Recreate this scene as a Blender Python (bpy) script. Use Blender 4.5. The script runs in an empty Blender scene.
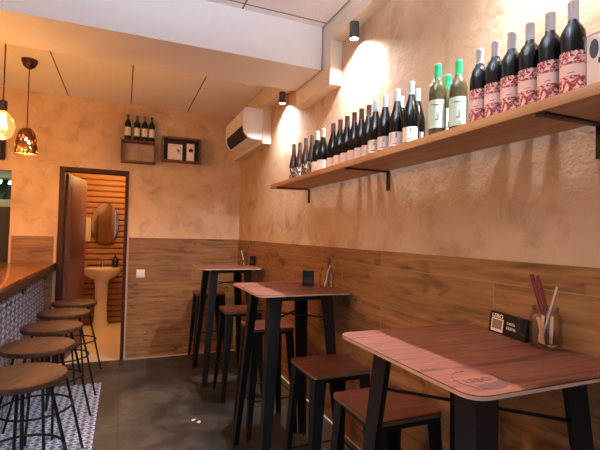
import bpy, bmesh, math, random
from mathutils import Vector, Matrix
random.seed(7)
SC = bpy.context.scene
COL = SC.collection
PI = math.pi

# ------------------------------------------------------------------ numbers
H = 1.433                      # eye height
W = 1.300                      # face of the plank tiles on the right wall
WP = 1.312                     # plaster face above them
D = 5.107                      # back wall
ZT = 1.0955                    # table tops
ZW = 1.355                     # top of the plank tiles
ZC = 2.86                      # ceiling
ZB = 2.565                     # underside of the beam
TX = 1.226                     # face of the boxed trim high on the right wall
SX, SZ = 1.04, 1.817           # front and top of the wall shelf

# ------------------------------------------------------------------ materials
def lin(r, g, b):
    f = lambda c: (c / 255 / 12.92) if c / 255 <= .04045 else ((c / 255 + .055) / 1.055) ** 2.4
    return (f(r), f(g), f(b), 1)

class NT:
    def __init__(s, name):
        s.m = bpy.data.materials.new(name); s.m.use_nodes = True
        s.t = s.m.node_tree; s.t.nodes.clear()
        s.out = s.n('ShaderNodeOutputMaterial')
    def n(s, kind, **kw):
        nd = s.t.nodes.new(kind)
        for k, v in kw.items(): setattr(nd, k, v)
        return nd
    def l(s, a, b): s.t.links.new(a, b)
    def set(s, sock, v):
        if hasattr(v, 'is_output'): s.l(v, sock)
        else: sock.default_value = v
    def coord(s, kind='Object'): return s.n('ShaderNodeTexCoord').outputs[kind]
    def mapping(s, vec, scale=(1, 1, 1), loc=(0, 0, 0), rot=(0, 0, 0)):
        mp = s.n('ShaderNodeMapping'); s.l(vec, mp.inputs[0])
        mp.inputs['Scale'].default_value = scale; mp.inputs['Location'].default_value = loc; mp.inputs['Rotation'].default_value = rot
        return mp.outputs[0]
    def noise(s, vec, scale, detail=4, rough=.55, dist=0):
        nd = s.n('ShaderNodeTexNoise'); s.l(vec, nd.inputs['Vector'])
        nd.inputs['Scale'].default_value = scale; nd.inputs['Detail'].default_value = detail
        nd.inputs['Roughness'].default_value = rough; nd.inputs['Distortion'].default_value = dist
        return nd.outputs['Fac']
    def ramp(s, fac, stops, interp='LINEAR'):
        nd = s.n('ShaderNodeValToRGB'); s.l(fac, nd.inputs[0]); cr = nd.color_ramp; cr.interpolation = interp
        while len(cr.elements) < len(stops): cr.elements.new(.5)
        for e, (p, c) in zip(cr.elements, stops):
            e.position = p; e.color = c if len(c) == 4 else (*c, 1)
        return nd.outputs[0]
    def mix(s, fac, a, b, mode='MIX'):
        nd = s.n('ShaderNodeMix', data_type='RGBA', blend_type=mode)
        s.set(nd.inputs[0], fac); s.set(nd.inputs[6], a); s.set(nd.inputs[7], b)
        return nd.outputs[2]
    def math(s, op, a, b=0.0, c=None):
        nd = s.n('ShaderNodeMath', operation=op); s.set(nd.inputs[0], a); s.set(nd.inputs[1], b)
        if c is not None: s.set(nd.inputs[2], c)
        return nd.outputs[0]
    def sep(s, vec):
        nd = s.n('ShaderNodeSeparateXYZ'); s.l(vec, nd.inputs[0]); return nd.outputs
    def comb(s, x, y, z=0.0):
        nd = s.n('ShaderNodeCombineXYZ')
        for i, v in enumerate((x, y, z)): s.set(nd.inputs[i], v)
        return nd.outputs[0]
    def bump(s, h, strength=.3, dist=.01, normal=None):
        nd = s.n('ShaderNodeBump'); s.l(h, nd.inputs['Height'])
        nd.inputs['Strength'].default_value = strength; nd.inputs['Distance'].default_value = dist
        if normal is not None: s.l(normal, nd.inputs['Normal'])
        return nd.outputs[0]
    def bsdf(s, col, rough=.5, metal=0, spec=.5, normal=None, **kw):
        b = s.n('ShaderNodeBsdfPrincipled')
        s.set(b.inputs['Base Color'], col); s.set(b.inputs['Roughness'], rough); s.set(b.inputs['Metallic'], metal)
        b.inputs['Specular IOR Level'].default_value = spec
        if normal is not None: s.l(normal, b.inputs['Normal'])
        for k, v in kw.items(): s.set(b.inputs[k.replace('_', ' ')], v)
        s.l(b.outputs[0], s.out.inputs[0]); return b

def plain(name, col, rough=.5, metal=0, spec=.5, var=.08, **kw):
    t = NT(name)
    n = t.noise(t.coord(), 22, 3)
    c = t.mix(n, tuple(min(1, x * (1 - var)) for x in col[:3]) + (1,), tuple(min(1, x * (1 + var)) for x in col[:3]) + (1,))
    t.bsdf(c, rough, metal, spec, **kw); return t.m

def plaster(name, ca, cb, cs, rough_scale=1.0, bump=.35, axis=None):
    t = NT(name); v = t.coord()
    big = t.noise(v, 1.6, 5, .6, .6); mid = t.noise(v, 5.5, 6, .65, .3)
    c = t.mix(t.ramp(big, [(.32, (0, 0, 0)), (.68, (1, 1, 1))]), ca, cb)
    c = t.mix(t.math('MULTIPLY', t.ramp(mid, [(.5, (0, 0, 0)), (.7, (1, 1, 1))]), .65), c, cs)
    fine = t.noise(v, 95, 5, .7); lump = t.noise(v, 26 * rough_scale, 4, .6, .4)
    h = t.math('ADD', t.math('MULTIPLY', fine, .45), lump)
    t.bsdf(c, .85, 0, .25, t.bump(h, bump, .012)); return t.m

def plank_tile(name, horiz):
    t = NT(name); v = t.coord(); x, y, z = t.sep(v)
    u = {'x': x, 'y': y}[horiz]
    vec = t.comb(u, t.math('SUBTRACT', z, .01), 0.0)
    b = t.n('ShaderNodeTexBrick'); t.l(vec, b.inputs['Vector'])
    b.offset = .37; b.offset_frequency = 2
    for k, val in (('Scale', 1), ('Mortar Size', .0018), ('Mortar Smooth', .1), ('Bias', 0), ('Brick Width', 1.2), ('Row Height', .21)): b.inputs[k].default_value = val
    b.inputs['Color1'].default_value = (0, 0, 0, 1); b.inputs['Color2'].default_value = (1, 1, 1, 1); b.inputs['Mortar'].default_value = (.5, .5, .5, 1)
    off = t.math('MULTIPLY', b.outputs['Color'], 7.0)
    sv = t.comb(t.math('ADD', t.math('MULTIPLY', u, 1.6), off), t.math('MULTIPLY', z, 17.0), off)
    g = t.noise(sv, 1.7, 6, .62, .5)
    sv2 = t.comb(t.math('ADD', t.math('MULTIPLY', u, 3.2), off), t.math('MULTIPLY', z, 8.0), off)
    kn = t.noise(sv2, 1.3, 3, .5, 1.2)
    c = t.ramp(g, [(.3, lin(98, 64, 36)), (.5, lin(146, 102, 60)), (.72, lin(174, 128, 82))])
    c = t.mix(t.ramp(b.outputs['Color'], [(0, (0, 0, 0)), (1, (.42, .42, .42))]), c, lin(116, 76, 44))
    c = t.mix(t.ramp(kn, [(.56, (0, 0, 0)), (.72, (.75, .75, .75))]), c, lin(72, 44, 26))
    c = t.mix(b.outputs['Fac'], c, lin(150, 124, 94))
    inv = t.math('SUBTRACT', 1.0, b.outputs['Fac'])
    t.bsdf(c, .42, 0, .4, t.bump(inv, .35, .003)); return t.m

def grain(name, cols, along='x', scale=1.0, rough=.35, spec=.5, stretch=12, coat=0):
    t = NT(name); v = t.coord(); x, y, z = t.sep(v)
    rnd = t.math('MULTIPLY', t.n('ShaderNodeObjectInfo').outputs['Random'], 9.0)
    if along == 'x': vec = t.comb(t.math('MULTIPLY', x, 1.0), t.math('MULTIPLY', y, stretch), t.math('ADD', t.math('MULTIPLY', z, stretch), rnd))
    else: vec = t.comb(t.math('MULTIPLY', x, stretch), t.math('MULTIPLY', y, 1.0), t.math('ADD', t.math('MULTIPLY', z, stretch), rnd))
    g = t.noise(vec, 1.9 * scale, 6, .6, .7)
    g2 = t.noise(vec, 9 * scale, 3, .6, .2)
    f = t.math('ADD', t.math('MULTIPLY', g, .8), t.math('MULTIPLY', g2, .2))
    c = t.ramp(f, cols)
    t.bsdf(c, rough, 0, spec, t.bump(g2, .06, .002), Coat_Weight=coat); return t.m

M = {}
M['plaster_right'] = plaster('stucco_plaster', lin(206, 180, 152), lin(184, 152, 120), lin(150, 118, 90), 1.0, .26)
M['plaster_back'] = plaster('troweled_plaster', lin(222, 192, 160), lin(194, 158, 122), lin(160, 134, 112), .45, .16)
M['trim_plaster'] = plaster('smooth_plaster', lin(222, 208, 192), lin(212, 196, 178), lin(204, 186, 166), .5, .06)
M['white_paint'] = plain('white_paint', lin(226, 222, 222), .6, var=.03)
M['kitchen_wall'] = plain('kitchen_wall_paint', lin(90, 84, 76), .7)
M['tile_y'] = plank_tile('wood_look_plank_tile_side', 'y')
M['tile_x'] = plank_tile('wood_look_plank_tile_back', 'x')

def ceiling_mat():
    t = NT('acoustic_ceiling_panel'); v = t.coord(); x, y, z = t.sep(v)
    def seam(c, per, off, wdt):
        f = t.math('FRACT', t.math('DIVIDE', t.math('ADD', c, off), per))
        d = t.math('ABSOLUTE', t.math('SUBTRACT', f, .5))
        return t.math('GREATER_THAN', d, .5 - wdt / per)
    s = t.math('MAXIMUM', seam(x, .622, 6.19, .006), seam(y, 1.3, 1.36, .006))
    pits = t.noise(v, 130, 3, .7); p2 = t.noise(v, 45, 4, .7)
    pit = t.ramp(pits, [(.33, (0, 0, 0)), (.43, (1, 1, 1))])
    c = t.mix(pit, lin(200, 194, 194), t.mix(p2, lin(232, 228, 228), lin(244, 240, 240)))
    c = t.mix(s, c, lin(120, 108, 100))
    h = t.math('SUBTRACT', t.math('ADD', t.math('MULTIPLY', pit, .4), p2), t.math('MULTIPLY', s, 2.0))
    t.bsdf(c, .9, 0, .2, t.bump(h, .3, .006)); return t.m
M['ceiling'] = ceiling_mat()

def floor_mat():
    t = NT('dark_slate_floor'); v = t.coord()
    a = t.noise(v, 2.1, 7, .65, .8); b = t.noise(v, 7, 6, .7, .5); f = t.noise(v, 60, 4, .6)
    c = t.ramp(a, [(.34, lin(30, 27, 26)), (.5, lin(52, 47, 43)), (.64, lin(82, 73, 63))])
    c = t.mix(t.ramp(b, [(.55, (0, 0, 0)), (.7, (.6, .6, .6))]), c, lin(92, 84, 76))
    x, y, z = t.sep(v)
    br = t.n('ShaderNodeTexBrick'); t.l(t.comb(y, x), br.inputs['Vector'])
    for k, val in (('Scale', 1), ('Mortar Size', .004), ('Brick Width', 1.2), ('Row Height', .6)): br.inputs[k].default_value = val
    c = t.mix(t.math('MULTIPLY', br.outputs['Fac'], .7), c, lin(36, 32, 30))
    h = t.math('ADD', b, t.math('MULTIPLY', f, .3))
    t.bsdf(c, t.ramp(b, [(.3, (.36,) * 3), (.7, (.55,) * 3)]), 0, .5, t.bump(h, .12, .01)); return t.m
M['floor'] = floor_mat()

def mosaic(name, u, w, pu, pw, ra=.44, rb=.36):
    t = NT(name); v = t.coord(); s = dict(zip('xyz', t.sep(v)))
    def cell(ou, ow, ru, rw):
        fu = t.math('ABSOLUTE', t.math('SUBTRACT', t.math('FRACT', t.math('ADD', t.math('DIVIDE', s[u], pu), 40 + ou)), .5))
        fw = t.math('ABSOLUTE', t.math('SUBTRACT', t.math('FRACT', t.math('ADD', t.math('DIVIDE', s[w], pw), 40 + ow)), .5))
        return t.math('LESS_THAN', t.math('ADD', t.math('DIVIDE', fu, ru), t.math('DIVIDE', fw, rw)), 1.0)
    c = t.mix(cell(0, .5, .46, .34), lin(206, 212, 226), lin(140, 152, 180))
    c = t.mix(t.math('MAXIMUM', cell(0, 0, ra, rb), cell(.5, .5, .2, .2)), c, lin(40, 48, 84))
    n = t.noise(v, 12, 3)
    c = t.mix(t.math('MULTIPLY', n, .35), c, lin(170, 172, 180))
    t.bsdf(c, .32, 0, .5); return t.m
M['mosaic_floor'] = mosaic('blue_white_floor_tile', 'x', 'y', .052, .075)
M['mosaic_bar'] = mosaic('blue_white_bar_tile', 'y', 'z', .13, .07, .52, .46)
M['mosaic_bath'] = plain('washroom_floor_tile', lin(232, 208, 170), .4)

RED = [(.3, lin(40, 19, 14)), (.42, lin(84, 41, 30)), (.5, lin(138, 78, 57)), (.57, lin(104, 52, 38)), (.7, lin(182, 116, 90))]
M['table_wood'] = grain('red_brown_table_laminate', RED, 'x', .8, .36, .5, 13)
M['seat_wood'] = grain('red_brown_seat_laminate', [(.28, lin(54, 25, 18)), (.46, lin(84, 40, 28)), (.6, lin(110, 58, 41)), (.78, lin(140, 84, 62))], 'x', 1.5, .35, .5, 9)
M['bar_wood'] = grain('varnished_bar_wood', [(.26, lin(70, 34, 18)), (.45, lin(126, 70, 38)), (.62, lin(160, 98, 56)), (.78, lin(188, 126, 78))], 'y', 1.1, .22, .5, 9, .3)
M['stool_wood'] = grain('dark_stool_wood', [(.3, lin(40, 22, 14)), (.5, lin(70, 41, 27)), (.72, lin(96, 60, 40))], 'y', 1.6, .55, .25, 9)
M['shelf_wood'] = grain('pine_shelf_wood', [(.3, lin(150, 102, 62)), (.5, lin(184, 134, 88)), (.72, lin(204, 158, 110))], 'y', 1.2, .5, .4, 11)
M['box_wood'] = grain('stained_box_wood', [(.3, lin(78, 46, 28)), (.5, lin(116, 74, 46)), (.72, lin(146, 100, 66))], 'x', 2.0, .55, .4, 9)
M['frame_wood'] = grain('dark_door_frame_wood', [(.3, lin(40, 18, 12)), (.5, lin(58, 28, 18)), (.72, lin(74, 38, 25))], 'y', 2.0, .55, .25, 9)
M['leaf_wood'] = grain('door_leaf_wood', [(.3, lin(112, 72, 60)), (.5, lin(126, 84, 70)), (.72, lin(138, 94, 78))], 'y', 1.0, .5, .4, 7)
M['edge_band'] = plain('pale_edge_band', lin(196, 160, 136), .4)
M['black_steel'] = plain('black_powder_coated_steel', lin(17, 17, 18), .45, 0, .35)
M['rod_steel'] = plain('black_rod_steel', lin(14, 13, 13), .42, 0, .35)
M['seat_rim'] = plain('worn_seat_edge', lin(96, 78, 56), .45)
M['dark_wood'] = plain('dark_fascia_wood', lin(46, 30, 22), .5, var=.2)
M['lamp_black'] = plain('matt_black_lamp_metal', lin(62, 60, 60), .5)
M['white_gloss'] = plain('white_gloss_plastic', lin(228, 228, 230), .25, var=.02)
M['vent_dark'] = plain('dark_vent', lin(26, 24, 24), .5)
M['chrome'] = plain('chrome', lin(215, 215, 215), .12, 1)
M['copper'] = plain('antique_copper', lin(122, 78, 52), .35, .85, var=.25)
M['bronze'] = plain('dark_bronze', lin(64, 42, 32), .4, .6)
M['cord'] = plain('brown_cord', lin(62, 34, 24), .7)
M['ceramic'] = plain('cream_ceramic', lin(232, 216, 190), .2, var=.02)
M['towel'] = plain('pale_towel', lin(214, 196, 172), .9)
M['soap'] = plain('dark_soap_bottle', lin(24, 20, 18), .2)
M['hood'] = plain('brushed_hood_steel', lin(170, 196, 190), .85, 0, .1)
M['hood_dark'] = plain('hood_filter_dark', lin(40, 62, 62), .5, .3)
M['kitchen_dark'] = plain('kitchen_dark_panel', lin(34, 22, 16), .6)
M['red_stick'] = plain('dark_red_straw', lin(104, 18, 24), .35)
M['dark_stick'] = plain('dark_wooden_stick', lin(44, 20, 18), .5)
M['clear_stick'] = plain('pale_clear_straw', lin(214, 196, 170), .3)
M['sachet'] = plain('kraft_sugar_sachet', lin(206, 170, 128), .7)
M['sign_black'] = plain('sign_black', lin(14, 13, 13), .55, 0, .2)
M['sign_white'] = plain('sign_cream', lin(236, 226, 206), .5, var=.03)
M['sign_blank'] = plain('sign_taupe', lin(140, 118, 98), .6, var=.1)
M['brand_ink'] = plain('burnt_table_mark', lin(84, 42, 34), .5)
M['metal_strip'] = plain('white_metal_strip', lin(226, 222, 216), .3)
M['skirt_grey'] = plain('grey_skirting', lin(116, 108, 102), .5)
M['gap_dark'] = plain('dark_shadow_gap', lin(40, 36, 34), .8)

def ribbed():
    t = NT('ribbed_yellow_wall'); v = t.coord(); x, y, z = t.sep(v)
    t.bsdf(t.mix(t.noise(v, 3, 4), lin(150, 100, 54), lin(172, 120, 68)), .6, 0, .4); return t.m
M['ribbed'] = ribbed()

M['slat_back'] = plain('dark_slat_backing', lin(112, 70, 36), .7)
def thin_glass(name, tint, rough=.03, fac=.12):
    t = NT(name)
    tr = t.n('ShaderNodeBsdfTransparent'); tr.inputs[0].default_value = tint
    gl = t.n('ShaderNodeBsdfGlossy'); gl.inputs['Roughness'].default_value = rough
    fr = t.n('ShaderNodeLayerWeight'); fr.inputs[0].default_value = .22
    f = t.math('MINIMUM', t.math('ADD', t.math('MULTIPLY', fr.outputs['Fresnel'], .4), fac * .15), .6)
    mx = t.n('ShaderNodeMixShader'); t.l(f, mx.inputs[0]); t.l(tr.outputs[0], mx.inputs[1]); t.l(gl.outputs[0], mx.inputs[2])
    t.l(mx.outputs[0], t.out.inputs[0]); return t.m
M['jar_glass'] = thin_glass('jar_glass', (.985, .985, .98, 1))
M['window_glass'] = thin_glass('window_glass', (.97, .98, .98, 1))

def bulb_glass():
    t = NT('amber_bulb_glass')
    tr = t.n('ShaderNodeBsdfTransparent'); tr.inputs[0].default_value = (1, .86, .62, 1)
    em = t.n('ShaderNodeEmission'); em.inputs[0].default_value = (1, .50, .15, 1); em.inputs[1].default_value = 1.6
    gl = t.n('ShaderNodeBsdfGlossy'); gl.inputs['Roughness'].default_value = .05
    lw = t.n('ShaderNodeLayerWeight'); lw.inputs[0].default_value = .4
    m1 = t.n('ShaderNodeMixShader'); m1.inputs[0].default_value = .32; t.l(tr.outputs[0], m1.inputs[1]); t.l(em.outputs[0], m1.inputs[2])
    m2 = t.n('ShaderNodeMixShader'); t.l(t.math('MULTIPLY', lw.outputs['Fresnel'], .5), m2.inputs[0]); t.l(m1.outputs[0], m2.inputs[1]); t.l(gl.outputs[0], m2.inputs[2])
    t.l(m2.outputs[0], t.out.inputs[0]); return t.m
M['bulb_glass'] = bulb_glass()
def emit(name, col, s):
    t = NT(name); e = t.n('ShaderNodeEmission'); e.inputs[0].default_value = (*col, 1); e.inputs[1].default_value = s
    t.l(e.outputs[0], t.out.inputs[0]); return t.m
M['filament'] = emit('glowing_filament', (1, .62, .22), 30)
M['spot_lens'] = emit('spot_lens', (1, .95, .9), 14)
M['tube_light'] = emit('kitchen_tube_light', (.55, 1, .85), 5)
def mirror():
    t = NT('mirror_glass'); g = t.n('ShaderNodeBsdfGlossy'); g.inputs['Roughness'].default_value = .02; g.inputs[0].default_value = (.9, .9, .88, 1)
    t.l(g.outputs[0], t.out.inputs[0]); return t.m
M['mirror'] = mirror()

def bottle_glass(name, col):
    t = NT(name); t.bsdf(col, .12, 0, .35); return t.m
M['glass_black'] = bottle_glass('near_black_bottle_glass', lin(10, 9, 9))
M['glass_olive'] = bottle_glass('olive_bottle_glass', lin(72, 66, 40))
M['glass_brown'] = bottle_glass('brown_bottle_glass', lin(52, 36, 30))
M['glass_green'] = bottle_glass('dark_green_bottle_glass', lin(26, 38, 22))
M['cap_grey'] = plain('pale_grey_capsule', lin(196, 190, 194), .45)
M['cap_green'] = plain('bright_green_capsule', lin(20, 178, 104), .4)
M['cap_ice'] = plain('ice_blue_capsule', lin(186, 210, 216), .4)
M['cap_maroon'] = plain('dark_maroon_capsule', lin(84, 58, 58), .45)
M['cap_white'] = plain('white_capsule', lin(232, 230, 232), .4)
M['cap_brown'] = plain('dark_brown_capsule', lin(64, 50, 48), .45)
M['cap_leaf'] = plain('leaf_green_capsule', lin(62, 104, 48), .45)
M['paper_white'] = plain('white_label_paper', lin(236, 228, 224), .7, var=.02)
M['paper_pink'] = plain('pale_pink_label_paper', lin(232, 210, 200), .7, var=.02)
M['paper_mint'] = plain('mint_label_paper', lin(206, 232, 212), .7, var=.03)
M['paper_cream'] = plain('cream_label_paper', lin(226, 218, 190), .7, var=.03)
M['ink'] = plain('label_ink', lin(40, 36, 40), .6)
M['ink_grey'] = plain('grey_label_ink', lin(110, 100, 98), .6)
def red_label():
    t = NT('red_patterned_label'); v = t.coord(); x, y, z = t.sep(v)
    n = t.noise(t.mapping(v, (1, 1, 1.3)), 62, 3, .55, 1.5)
    pat = t.ramp(n, [(.42, lin(124, 36, 42)), (.5, lin(180, 92, 92)), (.58, lin(240, 210, 202))])
    band = t.math('MULTIPLY', t.math('GREATER_THAN', z, .066), t.math('LESS_THAN', z, .098))
    t.bsdf(t.mix(band, pat, lin(238, 206, 198)), .6, 0, .3); return t.m
M['paper_red'] = red_label()
def brown_label():
    t = NT('white_printed_label'); v = t.coord()
    n = t.noise(v, 70, 2, .5)
    t.bsdf(t.ramp(n, [(.46, lin(60, 46, 40)), (.52, lin(188, 180, 176))]), .6, 0, .3); return t.m
M['paper_print'] = brown_label()

# ------------------------------------------------------------------ mesh helpers
class MB:
    def __init__(s): s.b = bmesh.new()
    def box(s, x0, x1, y0, y1, z0, z1, bev=0):
        r = bmesh.ops.create_cube(s.b, size=1, matrix=Matrix.Translation(((x0+x1)/2, (y0+y1)/2, (z0+z1)/2)) @ Matrix.Diagonal((abs(x1-x0), abs(y1-y0), abs(z1-z0), 1)))
        if bev:
            es = list({e for v in r['verts'] for e in v.link_edges})
            bmesh.ops.bevel(s.b, geom=es, offset=bev, segments=2, affect='EDGES', profile=.5)
        return s
    def tube(s, pts, r, seg=10, cap=True, radii=None):
        pts = [Vector(p) for p in pts]; rings = []; n = len(pts); ref = None
        for i, p in enumerate(pts):
            d = (pts[min(i+1, n-1)] - pts[max(i-1, 0)]).normalized()
            if ref is None:
                ref = d.orthogonal().normalized()
            else:
                ref = (ref - d * ref.dot(d))
                ref = ref.normalized() if ref.length > 1e-6 else d.orthogonal().normalized()
            b2 = d.cross(ref); rr = radii[i] if radii else r
            rings.append([s.b.verts.new(p + rr * (math.cos(a) * ref + math.sin(a) * b2)) for a in [2*PI*k/seg for k in range(seg)]])
        for a, b in zip(rings, rings[1:]):
            for k in range(seg): s.b.faces.new((a[k], a[(k+1) % seg], b[(k+1) % seg], b[k]))
        if cap: s.b.faces.new(rings[0][::-1]); s.b.faces.new(rings[-1])
        return s
    def ring(s, c, R, r, seg=40, sub=8):
        c = Vector(c); vs = []
        for i in range(seg):
            a = 2*PI*i/seg
            vs.append([s.b.verts.new(c + Vector(((R + r*math.cos(q))*math.cos(a), (R + r*math.cos(q))*math.sin(a), r*math.sin(q)))) for q in [2*PI*k/sub for k in range(sub)]])
        for i in range(seg):
            A, B = vs[i], vs[(i+1) % seg]
            for k in range(sub): s.b.faces.new((A[k], B[k], B[(k+1) % sub], A[(k+1) % sub]))
        return s
    def lathe(s, prof, seg=28, c=(0, 0, 0), cap0=True, cap1=True):
        c = Vector(c); rings = []
        for r, z in prof:
            rings.append([s.b.verts.new(c + Vector((r*math.cos(2*PI*k/seg), r*math.sin(2*PI*k/seg), z))) for k in range(seg)])
        for a, b in zip(rings, rings[1:]):
            for k in range(seg): s.b.faces.new((a[k], a[(k+1) % seg], b[(k+1) % seg], b[k]))
        if cap0: s.b.faces.new(rings[0][::-1])
        if cap1: s.b.faces.new(rings[-1])
        return s
    def prism(s, pts, z0, z1, f=lambda a, b, c: (a, b, c)):
        lo = [s.b.verts.new(f(x, y, z0)) for x, y in pts]; hi = [s.b.verts.new(f(x, y, z1)) for x, y in pts]
        n = len(pts); s.b.faces.new(lo[::-1]); s.b.faces.new(hi)
        for k in range(n): s.b.faces.new((lo[k], lo[(k+1) % n], hi[(k+1) % n], hi[k]))
        return s
    def loft(s, A, B):
        a = [s.b.verts.new(p) for p in A]; b = [s.b.verts.new(p) for p in B]; n = len(a)
        s.b.faces.new(a[::-1]); s.b.faces.new(b)
        for k in range(n): s.b.faces.new((a[k], a[(k+1) % n], b[(k+1) % n], b[k]))
        return s
    def patch(s, R, a0, a1, z0, z1, t=.0006, seg=14):
        for rr in (R, R + t): pass
        grid = [[[s.b.verts.new((rr*math.cos(a0+(a1-a0)*i/seg), rr*math.sin(a0+(a1-a0)*i/seg), z)) for z in (z0, z1)] for i in range(seg+1)] for rr in (R, R+t)]
        I, O = grid
        for i in range(seg):
            s.b.faces.new((O[i][0], O[i+1][0], O[i+1][1], O[i][1])); s.b.faces.new((I[i][1], I[i+1][1], I[i+1][0], I[i][0]))
            s.b.faces.new((I[i][0], I[i+1][0], O[i+1][0], O[i][0])); s.b.faces.new((O[i][1], O[i+1][1], I[i+1][1], I[i][1]))
        s.b.faces.new((I[0][0], O[0][0], O[0][1], I[0][1])); s.b.faces.new((O[seg][0], I[seg][0], I[seg][1], O[seg][1]))
        return s
    def build(s, name, mat, parent=None, smooth=True, loc=None, rotz=0):
        bmesh.ops.recalc_face_normals(s.b, faces=s.b.faces)
        me = bpy.data.meshes.new(name); s.b.to_mesh(me); s.b.free()
        if smooth:
            for p in me.polygons: p.use_smooth = True
            me.set_sharp_from_angle(angle=math.radians(38))
        me.materials.append(M[mat] if isinstance(mat, str) else mat)
        o = bpy.data.objects.new(name, me); COL.objects.link(o)
        if parent is not None: o.parent = parent
        if loc: o.location = loc
        o.rotation_euler.z = rotz
        return o

def rrect(x0, x1, y0, y1, r, seg=6):
    P = []
    for cx, cy, a0 in ((x1-r, y1-r, 0), (x0+r, y1-r, PI/2), (x0+r, y0+r, PI), (x1-r, y0+r, 1.5*PI)):
        for k in range(seg+1):
            a = a0 + PI/2*k/seg; P.append((cx + r*math.cos(a), cy + r*math.sin(a)))
    return P

def thing(name, label, cat, loc=(0, 0, 0), rotz=0, group=None):
    o = bpy.data.objects.new(name, None); COL.objects.link(o); o.empty_display_size = .1
    o.location = loc; o.rotation_euler = (0, 0, rotz); return tag(o, label, cat, group)
def tag(o, label, cat, group=None):
    o['label'] = label; o['category'] = cat
    if group: o['group'] = group
    return o
def struct(o, kind='structure'):
    o['kind'] = kind; return o
def dup(root, label, loc, rotz=None):
    r = root.copy(); COL.objects.link(r); r.location = loc
    if rotz is not None: r.rotation_euler = (0, 0, rotz)
    r['label'] = label
    for ch in list(root.children):
        if ch.type == 'LIGHT': continue
        c = ch.copy(); COL.objects.link(c); c.parent = r
        for g in list(ch.children):
            d = g.copy(); COL.objects.link(d); d.parent = c
    return r

def text_part(body, size, name, mat, parent, loc, rot, depth=.0006, bold=0):
    cu = bpy.data.curves.new('lettering', 'FONT'); cu.body = body; cu.size = size; cu.extrude = depth; cu.offset = bold; cu.align_x = 'LEFT'
    tmp = bpy.data.objects.new('lettering_tmp', cu); COL.objects.link(tmp)
    dg = bpy.context.evaluated_depsgraph_get(); me = bpy.data.meshes.new_from_object(tmp.evaluated_get(dg))
    bpy.data.objects.remove(tmp); bpy.data.curves.remove(cu)
    me.materials.clear(); me.materials.append(M[mat])
    o = bpy.data.objects.new(name, me); COL.objects.link(o); o.parent = parent; o.location = loc; o.rotation_euler = rot
    return o

# ------------------------------------------------------------------ the room shell
XL, YF = -2.9, -2.6
struct(MB().box(XL-.1, 1.5, YF-.1, D+.01, -.1, 0).build('floor', 'floor', smooth=False))
# ceiling: panels stop short of the trim, leaving the dark gap, a slab lies above
c = MB().box(XL-.1, TX-.011, YF-.1, D+.1, ZC, ZC+.03).box(XL-.1, 1.5, YF-.1, 8.0, 3.0, 3.08)
struct(c.build('ceiling', 'ceiling', smooth=False))
# right wall
struct(MB().box(WP, 1.5, YF-.1, D+.1, 0, 3.0).build('wall_right', 'plaster_right', smooth=False))
struct(MB().box(W, WP+.002, YF, D, .2, ZW).build('trim_1', 'tile_y', smooth=False))
struct(MB().box(W-.003, WP+.002, YF, D-.013, .0, .2).build('baseboard_right', 'skirt_grey', smooth=False))
struct(MB().box(W-.008, WP, YF, D-.013, .2, .208).build('trim_2', 'metal_strip', smooth=False))
# back wall with the washroom doorway and the kitchen hatch
DX0, DX1, DZ = -.647, .034, 2.10
KX, KZ0, KZ1 = -1.075, .9, 2.02
b = MB()
b.box(DX1, 1.5, D, D+.1, 0, 3.0).box(DX0, DX1, D, D+.1, DZ, 3.0).box(KX, DX0, D, D+.1, 0, 3.0)
b.box(XL, KX, D, D+.1, KZ1, 3.0).box(XL, KX, D, D+.1, 0, KZ0)
struct(b.build('wall_back', 'plaster_back', smooth=False))
b = MB().box(DX1+.02, W, D-.012, D+.002, .0, ZW).box(KX, DX0-.012, D-.012, D+.002, 0, ZW)
struct(b.build('trim_3', 'tile_x', smooth=False))
b = MB().box(DX1+.004, DX1+.02, D-.015, D+.002, 0, ZW+.004).box(DX1+.02, W, D-.015, D+.002, ZW, ZW+.006).box(KX, DX0-.006, D-.015, D+.002, ZW, ZW+.006)
b.box(KX-.001, KX+.02, D-.015, D+.002, .9, ZW+.002).box(DX0-.03, DX0-.006, D-.016, D+.002, .0, ZW+.002)
struct(b.build('trim_4', 'edge_band', smooth=False))
struct(MB().box(DX1+.02, W-.01, D-.02, D-.012, 0, .012).build('baseboard_back', 'edge_band', smooth=False))
# left and front walls (behind the bar and behind the viewer)
struct(MB().box(XL-.1, XL, YF-.1, D+.1, 0, 3.0).build('wall_left', 'plaster_back', smooth=False))
b = MB().box(XL-.1, 1.5, YF-.1, YF, 0, .25).box(XL-.1, 1.5, YF-.1, YF, 2.62, 3.0).box(XL-.1, -2.3, YF-.1, YF, .25, 2.62).box(1.0, 1.5, YF-.1, YF, .25, 2.62)
struct(b.build('wall_front', 'trim_plaster', smooth=False))
b = MB()
for x in (-2.3, -1.22, -.12, .94): b.box(x, x+.06, YF-.08, YF-.02, .25, 2.62)
b.box(-2.3, 1.0, YF-.08, YF-.02, .25, .31).box(-2.3, 1.0, YF-.08, YF-.02, 2.56, 2.62)
wf = struct(b.build('window_1', 'black_steel', smooth=False))
struct(MB().box(-2.3, 1.0, YF-.055, YF-.047, .28, 2.6).build('window_pane', 'window_glass', wf, smooth=False))
# beam and boxed trim
struct(MB().box(XL, TX-.011, 2.606, 3.078, ZB, ZC+.01).build('trim_5', 'white_paint', smooth=False))
prof = [(YF, 3.0), (YF, 2.732), (2.49, 2.732), (2.49, 2.437), (3.09, 2.437), (3.09, 2.69), (3.95, 2.69), (3.95, 2.322), (D, 2.322), (D, 3.0)]
struct(MB().prism(prof, TX, WP+.01, lambda a, b_, c_: (c_, a, b_)).build('trim_6', 'trim_plaster', smooth=False))

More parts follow.
